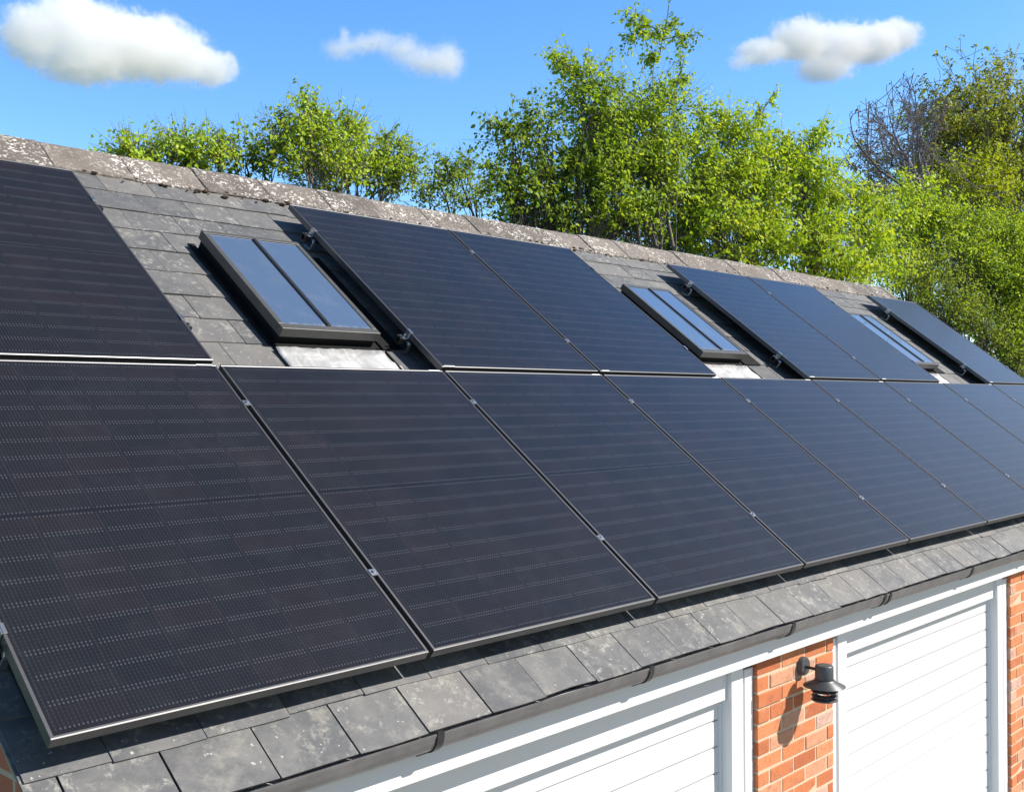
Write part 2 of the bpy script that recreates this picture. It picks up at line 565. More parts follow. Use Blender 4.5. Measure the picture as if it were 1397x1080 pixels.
# ---------------------------------------------------------------- the garage
XL, XR = -0.045, 11.86           # ends of the slates
H = 0.12                         # slates lie this far below the face of the panels
VE = -0.22                       # eaves edge
VR = 3.86                        # ridge
WALL = -0.05                     # front face of the brickwork
garage = empty('garage', (0, 0, GZ), 'brick garage with a slate roof, white roller doors and lichen covered ridge', 'garage')
garage.matrix_world = Matrix.Identity(4)
yb = 2 * (CP * VR + SP * H)      # mirror of the front about the ridge


def roof():
    b = MB()
    g, w = 0.203, 0.2885
    rows = [VE] + [-0.025 + g * k for k in range(0, 19)]
    for k, v in enumerate(rows):
        ph = 1.191 + (w / 2 if k % 2 else 0.0) + 0.0037 * k
        n0 = int((XL - ph) / w) - 2
        us = [ph + w * i + random.uniform(-.006, .006) for i in range(n0, n0 + 48)]
        for i in range(len(us) - 1):
            gp = 0.0031 if k == 0 else random.uniform(.0012, .0022)
            a, c = max(us[i] + gp, XL + random.uniform(-.012, .004)), min(us[i + 1] - gp, XR)
            if c - a < 0.03: continue
            L = 0.39 if k else 0.40
            top = min(v + L, VR - 0.03)
            dv = random.uniform(-.006, .006)
            dn = random.choice((random.uniform(0, .0025), random.uniform(0, .0035)))
            tl = random.uniform(-.0014, .0014)
            th = random.uniform(.0055, .0085)
            n1 = -H + dn
            n2 = n1 - (top - v) * 0.030
            b.col = (random.random(), random.random(), 1.0 if k == 0 else (0.75 if k == 1 else 0.12), 1)
            # a slightly broken lower edge
            m_ = random.uniform(.3, .7)
            e = [(a, v + dv), (a + (c - a) * m_, v + dv + random.uniform(-.003, .004)), (c, v + dv + random.uniform(-.003, .003))]
            vs = [rw(x, y, n1 + tl * (1 if j else -1)) for j, (x, y) in enumerate(e)] + [rw(c, top, n2), rw(a, top, n2)]
            vs += [p - rw(0, 0, th) for p in vs]
            b.add(vs, [(0, 1, 2, 3, 4), (9, 8, 7, 6, 5), (0, 5, 6, 1), (1, 6, 7, 2), (2, 7, 8, 3), (3, 8, 9, 4), (4, 9, 5, 0)])
    # the far slope, seen from nowhere near: courses as long strips
    b.col = (0.5, 0.3, 0.1, 1)
    for k in range(20):
        v0, v1 = VE + 0.203 * k, min(VE + 0.203 * k + 0.39, VR - 0.03)
        vs = []
        for x, v, n in ((XL, v0, -H), (XR, v0, -H), (XR, v1, -H - .012), (XL, v1, -H - .012)):
            p = rw(x, v, n); vs.append((p.x, yb - p.y, p.z))
        for x, v, n in ((XL, v0, -H), (XR, v0, -H), (XR, v1, -H - .012), (XL, v1, -H - .012)):
            p = rw(x, v, n - .007); vs.append((p.x, yb - p.y, p.z))
        b.hexa(vs)
    r = b.build('slate_roof', M['slate'], garage, col=True)
    # roof boarding under the slates
    b = MB()
    prof = []
    for v, n in ((VE + 0.05, -H - .035), (VR - .02, -H - .035)):
        p = rw(0, v, n); prof.append((p.y, p.z))
    for v, n in ((VE + 0.05, -H - .035), (VE + 0.05, -H - .075), (VR - .02, -H - .075)):
        p = rw(0, v, n)
        if v == VE + .05 and n == -H - .035: back = (yb - p.y, p.z)
        elif v == VE + .05: b0 = (p.y, p.z); b1 = (yb - p.y, p.z)
        else: apex = (p.y, p.z)
    b.sweep([prof[0], prof[1], back, b1, apex, b0], 0.0, XR - .04)
    b.build('roof_deck', M['felt'], r)
    b = MB()
    b.box(0.0, XR - .03, -0.1035, -0.0985, -0.264, -0.2405)
    b.build('eaves_felt', M['litter'], r)
    # bedding mortar along the verge
    vs = np.linspace(VE + .005, VR - .05, 60)
    for x0, x1 in ((XL + .014, .03), (XR - .06, XR - .014)):
        b = MB()
        b.box(x0 + .002, x1 - .002, vs[0], vs[-1], -H - .058, -H - .021, lambda x, y, z: rw(x, y, z))
        ring = []
        for v in vs:
            j, k_ = random.uniform(-.006, .006), random.uniform(-.005, .004)
            ring.append([rw(x0 + j, v, -H - .062 + k_), rw(x1 - j, v, -H - .062 + k_), rw(x1 - j, v, -H - .0195), rw(x0 + j, v, -H - .0195)])
        b = MB()
        b.add([p for q in ring for p in q], [(k * 4 + i, k * 4 + (i + 1) % 4, k * 4 + 4 + (i + 1) % 4, k * 4 + 4 + i) for k in range(59) for i in range(4)] + [(0, 1, 2, 3), (236, 237, 238, 239)])
        b.build('verge_mortar', M['verge'], r)
    # ridge tiles: angled, half a metre each
    b = MB()
    apex_n = -H + 0.022
    va = 3.853
    x = XL - .02
    while x < XR - .05:
        L = min(0.455 + random.uniform(-.01, .01), XR + .03 - x)
        j, jl, t_ = random.uniform(-.007, .006), random.uniform(-.008, .008), .016
        b.col = (random.random(),) * 3 + (1,)
        lo = va - 0.262 + jl
        xs = np.linspace(x + .003, x + L - .003, 9)
        ring = []
        for q, xx in enumerate(xs):
            e = random.uniform(-.004, .004)
            front_lo, front_lo_b = rw(xx, lo + e, apex_n - .014 + j), rw(xx, lo + e, apex_n - .006 + j - t_)
            sh = rw(xx, va - .035, apex_n + j)
            ap = rw(xx, va, apex_n + j); ap = Vector((ap.x, yb / 2, ap.z + .004 + random.uniform(-.002, .002)))
            mir = lambda p: Vector((p.x, yb - p.y, p.z))
            ring.append([front_lo_b, front_lo, sh, ap, mir(sh), mir(front_lo), mir(front_lo_b)])
        n = 7
        vsx = [p for r_ in ring for p in r_]
        fs = [(k * n + i, k * n + i + 1, (k + 1) * n + i + 1, (k + 1) * n + i) for k in range(8) for i in range(6)]
        fs += [tuple(range(7))[::-1], tuple(8 * n + i for i in range(7))]
        b.add(vsx, fs)
        x += L
    rd = b.build('ridge_tiles', M['ridge'], garage, col=True, bevel=.004)
    # mortar bed under the ridge, with an uneven lower edge
    b = MB()
    xs = np.arange(XL, XR, 0.03)
    lo = 3.580 + np.cumsum(rng.normal(0, .0035, len(xs)))
    lo = 3.580 + (lo - lo.mean()) * .25 + rng.normal(0, .004, len(xs))
    for i in range(len(xs) - 1):
        b.col = (random.uniform(.3, 1),) * 3 + (1,)
        b.hexa([rw(xs[i], lo[i], -H - .012), rw(xs[i + 1], lo[i + 1], -H - .012), rw(xs[i + 1], VR - .04, -H - .012), rw(xs[i], VR - .04, -H - .012),
                rw(xs[i], lo[i] + .006, -H + .006), rw(xs[i + 1], lo[i + 1] + .006, -H + .006), rw(xs[i + 1], VR - .06, -H + .001), rw(xs[i], VR - .06, -H + .001)])
    b.build('ridge_mortar', M['ridge'], rd, col=True)
    # moss cushions along its lower edge
    b = MB()
    for _ in range(210):
        u = random.uniform(XL, XR)
        c = rw(u, 3.588 + random.gauss(0, .022), -H + .006)
        r_ = random.uniform(.005, .015) * random.choice((.5, .7, 1, 1.3))
        bm = bmesh.new()
        bmesh.ops.create_icosphere(bm, subdivisions=2, radius=r_)
        vs = [(c + Vector((p.co.x * 1.25, p.co.y * 1.1, p.co.z * .6)) + Vector([random.gauss(0, r_ * .1) for _ in range(3)])) for p in bm.verts]
        bm.verts.index_update()
        b.add(vs, [tuple(q.index for q in f.verts) for f in bm.faces])
        bm.free()
    tag(b.build('moss', M['moss'], rd, smooth=True), kind='stuff')


roof()


def bricks(x0, x1, z0, z1, yf, dep, parent):
    """a pier of laid bricks, each a little out of true, in a bed of mortar"""
    b, k, z = MB(), 0, z1
    while z - .065 > z0:
        off = 0 if k % 2 else .117
        x = x0 - (off if off else 0)
        seq = []
        while x < x1 - .005:
            a, c = max(x, x0), min(x + .222, x1)
            if c - a > .03: seq.append((a, c))
            x += .2325
        for a, c in seq:
            v = random.random()
            b.col = (v, random.random(), 0, 1)
            j = lambda s: random.uniform(-s, s)
            y = yf + j(.0035)
            e0, e1 = (0 if a <= x0 + .001 else j(.002)), (0 if c >= x1 - .001 else j(.002))
            zb, zt = z - .0655 + j(.0015), z + j(.0015)
            b.hexa([(a + e0, y, zb), (c + e1, y + j(.001), zb + j(.001)), (c + e1, yf + dep, zb), (a + e0, yf + dep, zb),
                    (a + e0, y, zt), (c + e1, y, zt + j(.001)), (c + e1, yf + dep, zt), (a + e0, yf + dep, zt)])
        z -= .0755
        k += 1
    p = b.build('brick_pier', M['brick'], parent, col=True, bevel=.004, seg=2)
    b = MB()
    b.box(x0 + .004, x1 - .004, yf + .0035, yf + dep + .004, z0, z1 + .012)
    b.build('mortar', M['mortar'], p)
    return p


PIERS = [(0.0, 0.66), (3.335, 4.10), (6.795, 7.56), (10.25, 11.80)]
for a, c in PIERS:
    bricks(a, c, GZ, -0.322, WALL, 0.11, garage)


def walls():
    b = MB()
    # gables and back
    zt = rw(0, VE + .05, -H - .078)
    for x0, x1 in ((0.004, 0.11), (11.70, 11.796)):
        y0 = WALL + .115
        y1 = yb - y0
        za = lambda y: SP / CP * (y if y < yb / 2 else yb - y) - (H + .080) / CP
        vs = []
        for x in (x0, x1):
            vs += [(x, y0, GZ), (x, y1, GZ), (x, y1, za(y1)), (x, yb / 2, za(yb / 2)), (x, y0, za(y0))]
        b.add(vs, [(0, 1, 2, 3, 4), (9, 8, 7, 6, 5), (0, 5, 6, 1), (1, 6, 7, 2), (2, 7, 8, 3), (3, 8, 9, 4), (4, 9, 5, 0)])
    b.box(0.112, 11.698, yb - WALL - .24, yb - WALL - .12, GZ, -0.36)
    b.build('brick_wall', M['gable'], garage)
    # fascia board
    b = MB()
    b.box(-0.02, 11.83, -0.097, WALL - .004, -0.378, -0.248)
    b.build('fascia', M['white'], garage, bevel=.003)
    # gutter
    b = MB()
    cy, cz, r, rz = -0.142, -0.2095, 0.042, 0.060
    prof = [(cy + r * math.cos(a), cz + rz * math.sin(a)) for a in np.linspace(math.pi, 2 * math.pi - .55, 15)]
    prof = [(cy - r - .003, cz + .003), (cy - r - .003, cz - .004)] + prof[1:] + [(cy + (r - .004) * math.cos(a), cz + (rz - .004) * math.sin(a)) for a in np.linspace(2 * math.pi - .55, math.pi, 15)] + [(cy - r + .002, cz + .003)]
    xs = np.linspace(-0.07, 11.88, 40)
    for i in range(39):
        pass
    b.sweep(prof, -0.07, 11.88, [float(x) for x in xs])
    gt = b.build('gutter', M['gutter'], garage, smooth=True)
    b = MB()
    ri = r - .0055
    rj = rz - .0055
    lin = [(cy + ri * math.cos(a), cz + rj * math.sin(a)) for a in np.linspace(math.pi + .12, 2 * math.pi - .58, 13)]
    lin += [(cy + (ri - .002) * math.cos(a), cz + (rj - .002) * math.sin(a)) for a in np.linspace(2 * math.pi - 1.0, math.pi + .8, 5)]
    b.sweep(lin, -0.065, 11.875)
    b.build('gutter_lining', M['litter'], gt)

    def strap(x, w):
        s = MB()
        R = r + .0045
        Rz = rz + .0055
        R = r + .0055
        p = [(cy + R * math.cos(a), cz + Rz * math.sin(a)) for a in np.linspace(math.pi * .97, 2 * math.pi - .58, 15)]
        p += [(cy + (R - .005) * math.cos(a), cz + (Rz - .005) * math.sin(a)) for a in np.linspace(2 * math.pi - .58, math.pi * .97, 15)]
        s.sweep(p, x - w / 2, x + w / 2)
        s.box(x - w / 2, x + w / 2, cy + r - .016, -0.0975, cz - .078, cz - .046)
        s.box(x - w * 1.6, x + w / 2, cy + r * .35, -0.0976, cz - rz - .013, cz - rz + .006)
        s.box(x - w / 2 + .002, x + w / 2 - .002, cy - r - .006, cy - r + .006, cz + .0035, cz + .008)
        return s.build('gutter_bracket', M['black'], gt, smooth=True)
    for k in range(11):
        x = 0.02 + 1.138 * k
        if k == 4:
            strap(4.44, .026); strap(4.505, .026)
        else:
            strap(x, .030)


walls()


def door(x0, x1):
    """a roller door: frame in the opening, shutter set back in it"""
    zt = -0.380
    fr = MB()
    yf = WALL + .020
    for s in (0, 1):
        X = lambda d: (x0 + d) if s == 0 else (x1 - d)
        def bar(d0, d1, ya, yb_, za, zb):
            a, c = sorted((X(d0), X(d1)))
            fr.box(a, c, ya, yb_, za, zb)
        bar(.002, .078, yf + .004, yf + .10, GZ, zt - .040)
        bar(.078, .097, yf + .030, yf + .10, GZ, zt - .046)
        bar(.097, .200, yf, yf + .12, GZ, zt - .006)
    fr.box(x0 + .2005, x1 - .2005, yf + .024, yf + .12, zt - .157, zt + .03)
    d = fr.build('garage_door', M['white'], garage, bevel=.0025)
    sh = MB()
    zc = zt - .135
    xs0, xs1 = x0 + .190, x1 - .190
    ys = yf + .064
    k = 0
    while zc > GZ + .05:
        prof = [(ys + .022, zc), (ys + .009, zc - .0004), (ys + .0004, zc - .0016), (ys - .0006, zc - .012), (ys - .0012, zc - .06), (ys - .0006, zc - .105), (ys + .0004, zc - .1152), (ys + .009, zc - .1164), (ys + .009, zc - .1212), (ys + .022, zc - .1212)]
        sh.sweep(prof, xs0, xs1)
        zc -= .1215
        k += 1
    sh.build('shutter', M['shutter'], d)
    for a in (x0 + .2005, x1 - .2135):
        g = MB()
        g.box(a, a + .013, ys - .012, ys + .03, GZ, zt - .1585)
        g.build('guide_rail', M['white'], d)
    g = MB()
    g.box(x0 + .2, x1 - .2, ys + .024, ys + .03, GZ, zt - .1)
    g.build('backing', M['felt'], d)


for i in range(3):
    door(PIERS[i][1], PIERS[i + 1][0])


def skylight(u0):
    """conservation rooflight on a black kerb; local axes are the roof's"""
    w, v0, v1, zt = 0.605, 1.988, 2.89, -0.011
    fr = MB()
    e, d = .030, .050
    fr.box(0, w, 0, .042, zt - d, zt); fr.box(0, w, v1 - v0 - e, v1 - v0, zt - d, zt)
    fr.box(0, e, .042, v1 - v0 - e, zt - d, zt); fr.box(w - e, w, .042, v1 - v0 - e, zt - d, zt)
    s = fr.build('skylight', M['sk_frame'], garage, bevel=.003, seg=2)
    s.matrix_world = Matrix.Translation(rw(u0, v0)) @ ROOF_M
    for a, c in ((e + .001, w / 2 - .012), (w / 2 + .012, w - e - .001)):
        p = MB()
        p.box(a, c, .030, v1 - v0 - e - .001, zt - .016, zt - .005)
        p.build('pane', M['sk_glass'], s)
    p = MB()
    p.box(w / 2 - .0115, w / 2 + .0115, .0425, v1 - v0 - e - .0005, zt - .014, zt + .006)
    p.build('glazing_bar', M['black'], s, bevel=.003)
    k = MB()
    k.box(.012, w - .012, .010, v1 - v0 - .012, -H - .05, zt - d - .0015)
    k.box(-.006, w + .006, -.036, .0095, -H - .02, -H + .019)
    k.build('kerb', M['kerb'], s, bevel=.002)
    f = MB()
    # lead apron dressed over the slates below
    nx, ny = 26, 12
    X0, X1, Y0, Y1 = -.02, w + .07, -.48, -.030
    vs, fs = [], []
    for j in range(ny):
        for i in range(nx):
            x = X0 + (X1 - X0) * i / (nx - 1)
            y = Y0 + (Y1 - Y0) * j / (ny - 1)
            if i == nx - 1: x += random.uniform(-.02, .015)
            if i == nx - 1 and y > -.14: x -= .03
            vs.append((x, y, -H + .0125 + random.uniform(-.0025, .003) + .003 * math.sin(x * 21) * math.sin(y * 13 + 1) + (0.008 if j == ny - 1 else 0)))
    for j in range(ny - 1):
        for i in range(nx - 1):
            fs.append((j * nx + i, j * nx + i + 1, (j + 1) * nx + i + 1, (j + 1) * nx + i))
    f.add(vs, fs)
    fo = f.build('flashing', M['lead'], s, smooth=True)
    so = fo.modifiers.new('t', 'SOLIDIFY'); so.thickness = .003
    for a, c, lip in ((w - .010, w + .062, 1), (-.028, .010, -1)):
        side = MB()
        side.box(a, c + ((.15 if u0 < 3 else .27) if lip > 0 else 0), .012, v1 - v0 + .03, -H + .002, -H + .0075)  # flashing tray; right-hand one widened in black as the panel's shadow on the slates
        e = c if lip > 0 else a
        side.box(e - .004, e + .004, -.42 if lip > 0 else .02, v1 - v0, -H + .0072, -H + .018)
        side.build('side_flashing_shade', M['kerb'], s)


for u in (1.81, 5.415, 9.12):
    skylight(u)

# ---------------------------------------------------------------- solar panels
PITCH_U, PITCH_V, UP_OFF = PW + 0.02279, PL + 0.03304, 0.00723


def panel_meshes():
    out = {}
    b = MB()
    lip = .0105
    # short sides: a shallow chamfer faces down the slope
    b.sweep([(0, -PT), (0, -.0022), (.0042, 0), (lip, 0), (lip, -PT)], 0, PW)
    b.sweep([(PL - lip, -PT), (PL - lip, -.0012), (PL - lip + .0038, .0004), (PL, .0004), (PL, -PT)], 0, PW)
    b.box(0, lip, lip, PL - lip, -PT, 0); b.box(PW - lip, PW, lip, PL - lip, -PT, 0)
    # return flange under the frame
    b.box(lip, .03, lip, PL - lip, -PT, -PT + .002); b.box(PW - .03, PW - lip, lip, PL - lip, -PT, -PT + .002)
    out['frame'] = b
    b = MB()
    nx = 2
    b.box(lip + .0002, PW - lip - .0002, lip + .0002, PL - lip - .0002, -.007, -.0016)
    out['glass'] = b
    b = MB()
    b.box(lip + .0004, PW - lip - .0004, lip + .0004, PL - lip - .0004, -.0095, -.0075)
    for x in (.2, .5, .8):
        b.box(PW * x - .03, PW * x + .03, PL / 2 - .05, PL / 2 + .05, -.026, -.0096)
    out['backsheet'] = b
    return out


_first = {}


def clamp(parent, x, y, z=0.0, end=0):
    key = ('clamp', end)
    if key not in _first:
        b = MB()
        if end == 0:
            b.box(-.0165, .0165, -.015, .015, .0006, .0036)
            b.box(-.0085, .0085, -.015, .015, -.036, .0004)
        else:
            s = end
            b.box(-.012 * s if s > 0 else -.0, 0 if s > 0 else .012, -.02, .02, .0006, .0046)
            b.box(*sorted((s * .0008, s * .006)), -.02, .02, -.038, .0046)
            b.box(*sorted((s * .0062, s * .034)), -.02, .02, -.0385, -.034)
        b.tube([(0.0 if end == 0 else end * .019, 0, (.0044 if end == 0 else -.034)), (0.0 if end == 0 else end * .019, 0, (.0115 if end == 0 else -.018))], .0068, 8)
        _first[key] = b.build('clamp', M['alu'], parent, bevel=.0008)
        o = _first[key]
    else:
        o = _first[key].copy()
        COL.objects.link(o)
        o.parent = parent
    o.location = (x, y, z)
    return o


def panel(col, row, label, clamps, sticker):
    u = (col - 1) * PITCH_U + (UP_OFF if row else 0)
    v = PITCH_V * row
    root = empty('solar_panel', rw(u, v), label, 'solar panel', 'black solar panels on the slate roof', ROOF_M)
    if not _first.get('frame'):
        for k, b in panel_meshes().items():
            _first[k] = b.build(k if k != 'glass' else 'cell_glass', M['frame' if k == 'frame' else ('glass' if k == 'glass' else 'backsheet')], root, bevel=(.0009 if k == 'frame' else 0))
        b = MB()
        b.box(0, .074, 0, .0085, .0006, .0012)
        _first['sticker'] = b.build('serial_label', M['sticker'], root)
    else:
        for k in ('frame', 'glass', 'backsheet', 'sticker'):
            o = _first[k].copy()
            COL.objects.link(o)
            o.parent = root
            if k == 'sticker': _now = o
    st = _first['sticker'] if len([c for c in root.children if c == _first['sticker']]) else _now
    st.location = (PW - .092, PL - .0098, 0) if row == 0 else (.018, .0012, 0)
    cv = (.385, 1.388) if row == 0 else (.318, 1.358)
    for side in clamps:
        for y in cv:
            if side == 'M': clamp(root, PW + .0114, y, 0, 0)
            if side == 'R': clamp(root, PW, y, 0, 1)
            if side == 'L': clamp(root, 0, y, 0, -1)
    return root


LOW = ['solar panel at the gable end of the bottom row, corner over pale eaves slates',
       'bottom row solar panel directly below the largest skylight',
       'bottom row solar panel next after the one below the largest skylight',
       'bottom row solar panel next before the one below the middle skylight',
       'bottom row solar panel directly below the middle skylight',
       'bottom row solar panel next after the one below the middle skylight',
       'bottom row solar panel next before the one below the farthest skylight',
       'bottom row solar panel directly below the farthest skylight',
       'last solar panel of the bottom row at the far end of the roof']
for i, lb in enumerate(LOW):
    panel(i + 1, 0, lb, (['L'] if i == 0 else []) + (['M'] if i < 8 else ['R']), True)
for c, lb, cl in ((1, 'top row solar panel at the gable end, beside the bare slates', 'LR'),
                  (3, 'top row solar panel whose black side edge faces the largest skylight', 'LM'),
                  (4, 'top row solar panel partly hiding the middle skylight', 'R'),
                  (6, 'top row solar panel whose black side edge faces the middle skylight', 'LM'),
                  (7, 'top row solar panel partly hiding the farthest skylight', 'R'),
                  (9, 'last solar panel of the top row, outer edge against the trees', 'LR')):
    panel(c, 1, lb, list(cl), True)


def rail(u0, u1, v, label):
    root = empty('mounting_rail', rw((u0 + u1) / 2, v), label, 'rail', 'aluminium rails under the panels', ROOF_M)
    h = (u1 - u0) / 2
    b = MB()
    z1, z0 = -PT - .0015, -PT - .042
    # open channel section
    b.box(-h, h, -.019, -.015, z0, z1); b.box(-h, h, .015, .019, z0, z1)
    b.box(-h, h, -.0148, .0148, z0, z0 + .004); b.box(-h, h, -.0148, -.006, z1 - .004, z1); b.box(-h, h, .006, .0148, z1 - .004, z1)
    b.build('channel', M['rail'], root)
    n = max(2, int(round((u1 - u0) / 1.0)) + 1)
    for k in range(n):
        x = -h + .055 + (2 * h - .11) * k / (n - 1)
        q = MB()
        pts = [(x, .03, -H + .002), (x, -.026, -H + .006), (x, -.046, -H + .012), (x, -.050, z0 + .012), (x, -.034, z0 + .022), (x, -.0225, z0 + .024)]
        for (a, c) in zip(pts[:-1], pts[1:]):
            a, c = Vector(a), Vector(c)
            d = (c - a).normalized()
            nn = Vector((1, 0, 0)).cross(d) * .0028
            vs = [a - Vector((.011, 0, 0)) - nn, a + Vector((.011, 0, 0)) - nn, c + Vector((.011, 0, 0)) - nn, c - Vector((.011, 0, 0)) - nn]
            vs += [p + nn * 2 for p in vs]
            q.hexa(vs)
        q.tube([(x, -.052, z0 + .026), (x, -.024, z0 + .026)], .006, 8)
        q.build('roof_hook', M['alu'], root)


uL = lambda c, up=0: (c - 1) * PITCH_U + (UP_OFF if up else 0)
EXT = .055
for v, lb in ((.385, 'lower aluminium rail running beneath the whole bottom row of panels'), (1.388, 'upper aluminium rail running beneath the whole bottom row of panels')):
    rail(-.04, uL(9) + PW + .05, v, lb)
for a, c, what in ((1, 1, 'the gable end panel of the top row'), (3, 4, 'the pair of top row panels after the largest skylight'), (6, 7, 'the pair of top row panels after the middle skylight'), (9, 9, 'the last panel of the top row')):
    for v, hi in ((.318, 'lower'), (1.358, 'upper')):
        rail(uL(a, 1) - EXT, uL(c, 1) + PW + EXT, PITCH_V + v, '%s aluminium rail holding %s' % (hi, what))


# ---------------------------------------------------------------- wall lamp
def lamp():
    x, y, z = 3.757, -0.174, -0.566     # axis of the lantern and the rim of its shade
    zp = -0.486
    root = empty('wall_lamp', (3.757, WALL, zp), 'dark grey wall lamp with a wide flat shade on the brick pier', 'wall lamp')
    I = Vector((3.757, WALL, zp))

    def mb(b, name, mat, smooth=True):
        b.v = [tuple(Vector(p) - I) for p in b.v]
        return b.build(name, mat, root, smooth=smooth)
    b = MB()
    b.tube([(x, WALL + .004, zp), (x, WALL - .020, zp), (x, WALL - .026, zp)], [.046, .046, .042], 32)
    b.tube([(x, WALL - .026, zp), (x, WALL - .030, zp)], [.010, .010], 16)
    mb(b, 'mounting_plate', M['lamp'])
    b = MB()
    b.tube([(x, WALL - .02, zp - .002), (x, WALL - .07, zp - .004), (x, y + .03, zp - .010)], .0075, 10)
    mb(b, 'arm', M['black'])
    c = (x, y, z)
    b = MB()
    b.lathe([(0, .106), (.030, .1055), (.041, .102), (.0445, .097), (.0445, .034), (.041, .030), (0, .030)], c)
    mb(b, 'lamp_housing', M['lamp'])
    b = MB()
    b.lathe([(.0, .033), (.049, .032), (.053, .026), (.101, .003), (.1025, .0), (.100, -.0015), (.05, .018), (.0, .02)], c, 56)
    mb(b, 'lamp_shade', M['lamp'])
    for zz, r0 in ((-.022, .064), (-.045, .064)):
        b = MB()
        b.lathe([(r0 - .028, zz + .006), (r0 - .005, zz + .003), (r0, zz - .002), (r0 - .004, zz - .005), (r0 - .026, zz), (r0 - .028, zz + .006)], c, 48)
        mb(b, 'louvre_ring', M['lamp'])
    b = MB()
    b.lathe([(0, -.058), (.050, -.058), (.062, -.062), (.064, -.067), (.060, -.071), (0, -.074)], c, 48)
    mb(b, 'lamp_base', M['lamp'])
    b = MB()
    for k in range(4):
        a = math.pi / 4 + k * math.pi / 2
        b.tube([(x + .054 * math.cos(a), y + .054 * math.sin(a), z + .02), (x + .054 * math.cos(a), y + .054 * math.sin(a), z - .06)], .0032, 6)
    mb(b, 'post', M['lamp'])
    b = MB()
    b.lathe([(.034, .02), (.036, -.058)], c, 32)
    mb(b, 'lamp_glass', M['lamp_glass'])


lamp()
#TREES#


# ---------------------------------------------------------------- trees and shrubs behind the roof
def np_mesh(name, V, Fq, k, mat, parent, tint=None):
    """mesh from arrays: vertices, faces of k corners each"""
    me = bpy.data.meshes.new(name)
    nf = len(Fq)
    me.vertices.add(len(V))
    me.vertices.foreach_set('co', np.asarray(V, 'f').ravel())
    me.loops.add(nf * k)
    me.loops.foreach_set('vertex_index', np.asarray(Fq, 'i').ravel())
    me.polygons.add(nf)
    me.polygons.foreach_set('loop_start', np.arange(nf, dtype='i') * k)
    me.polygons.foreach_set('loop_total', np.full(nf, k, 'i'))
    if tint is not None:
        a = me.color_attributes.new('tint', 'FLOAT_COLOR', 'POINT')
        c = np.ones((len(V), 4), 'f')
        c[:, 0] = tint; c[:, 1] = tint; c[:, 2] = tint
        a.data.foreach_set('color', c.ravel())
    me.update(calc_edges=True)
    return link(name, me, mat, parent)


def unit(a):
    return a / (np.linalg.norm(a, axis=-1, keepdims=True) + 1e-9)


def leaf_arrays(c, d, n, size, wide):
    """c base points, d tip directions, n rough normals: six-cornered leaves folded along the midrib"""
    d = unit(d)
    s = unit(np.cross(d, n))
    n = np.cross(s, d)
    L = size[:, None]
    w = L * wide
    droop = n * L * rng.uniform(.02, .22, (len(c), 1))
    V = np.stack([c, c + d * L * .32 + s * w * .85 + n * L * .07, c + d * L * .66 + s * w * .75 + n * L * .05 - droop * .5, c + d * L - droop,
                  c + d * L * .66 - s * w * .75 + n * L * .05 - droop * .5, c + d * L * .32 - s * w * .85 + n * L * .07], 1)
    b = np.arange(len(c))[:, None] * 6
    Fq = np.concatenate([b + np.array([[0, 1, 2, 3]]), b + np.array([[0, 3, 4, 5]])], 0)
    return V.reshape(-1, 3), Fq


def prism_arrays(P0, P1, r0, r1, n=3):
    d = unit(P1 - P0)
    ref = np.where(np.abs(d[:, 2:3]) < .9, np.array([[0, 0, 1.]]), np.array([[1., 0, 0]]))
    a = unit(np.cross(d, ref))
    b = np.cross(d, a)
    V = []
    for P, r in ((P0, r0), (P1, r1)):
        for k in range(n):
            t = 2 * math.pi * k / n
            V.append(P + (a * math.cos(t) + b * math.sin(t)) * np.asarray(r)[:, None])
    V = np.stack(V, 1)
    base = np.arange(len(P0))[:, None] * 2 * n
    Fq = np.concatenate([base + np.array([[k, (k + 1) % n, n + (k + 1) % n, n + k]]) for k in range(n)], 0)
    return V.reshape(-1, 3), Fq


def merge(parts):
    V, Fq, o = [], [], 0
    for v, f in parts:
        V.append(v); Fq.append(f + o); o += len(v)
    return np.concatenate(V), np.concatenate(Fq)


def limb(P, Q, r0, r1, seg=5, wob=.08):
    """a wavering limb from P to Q as prisms' ends"""
    t = np.linspace(0, 1, seg + 1)[:, None]
    pts = P + (Q - P) * t
    L = np.linalg.norm(Q - P)
    pts[1:-1] += rng.normal(0, wob * L / seg, (seg - 1, 3))
    pts[1:-1, 2] += np.sin(np.linspace(0, math.pi, seg + 1)[1:-1]) * L * .05
    r = np.linspace(r0, r1, seg + 1)
    return pts[:-1], pts[1:], r[:-1], r[1:], pts


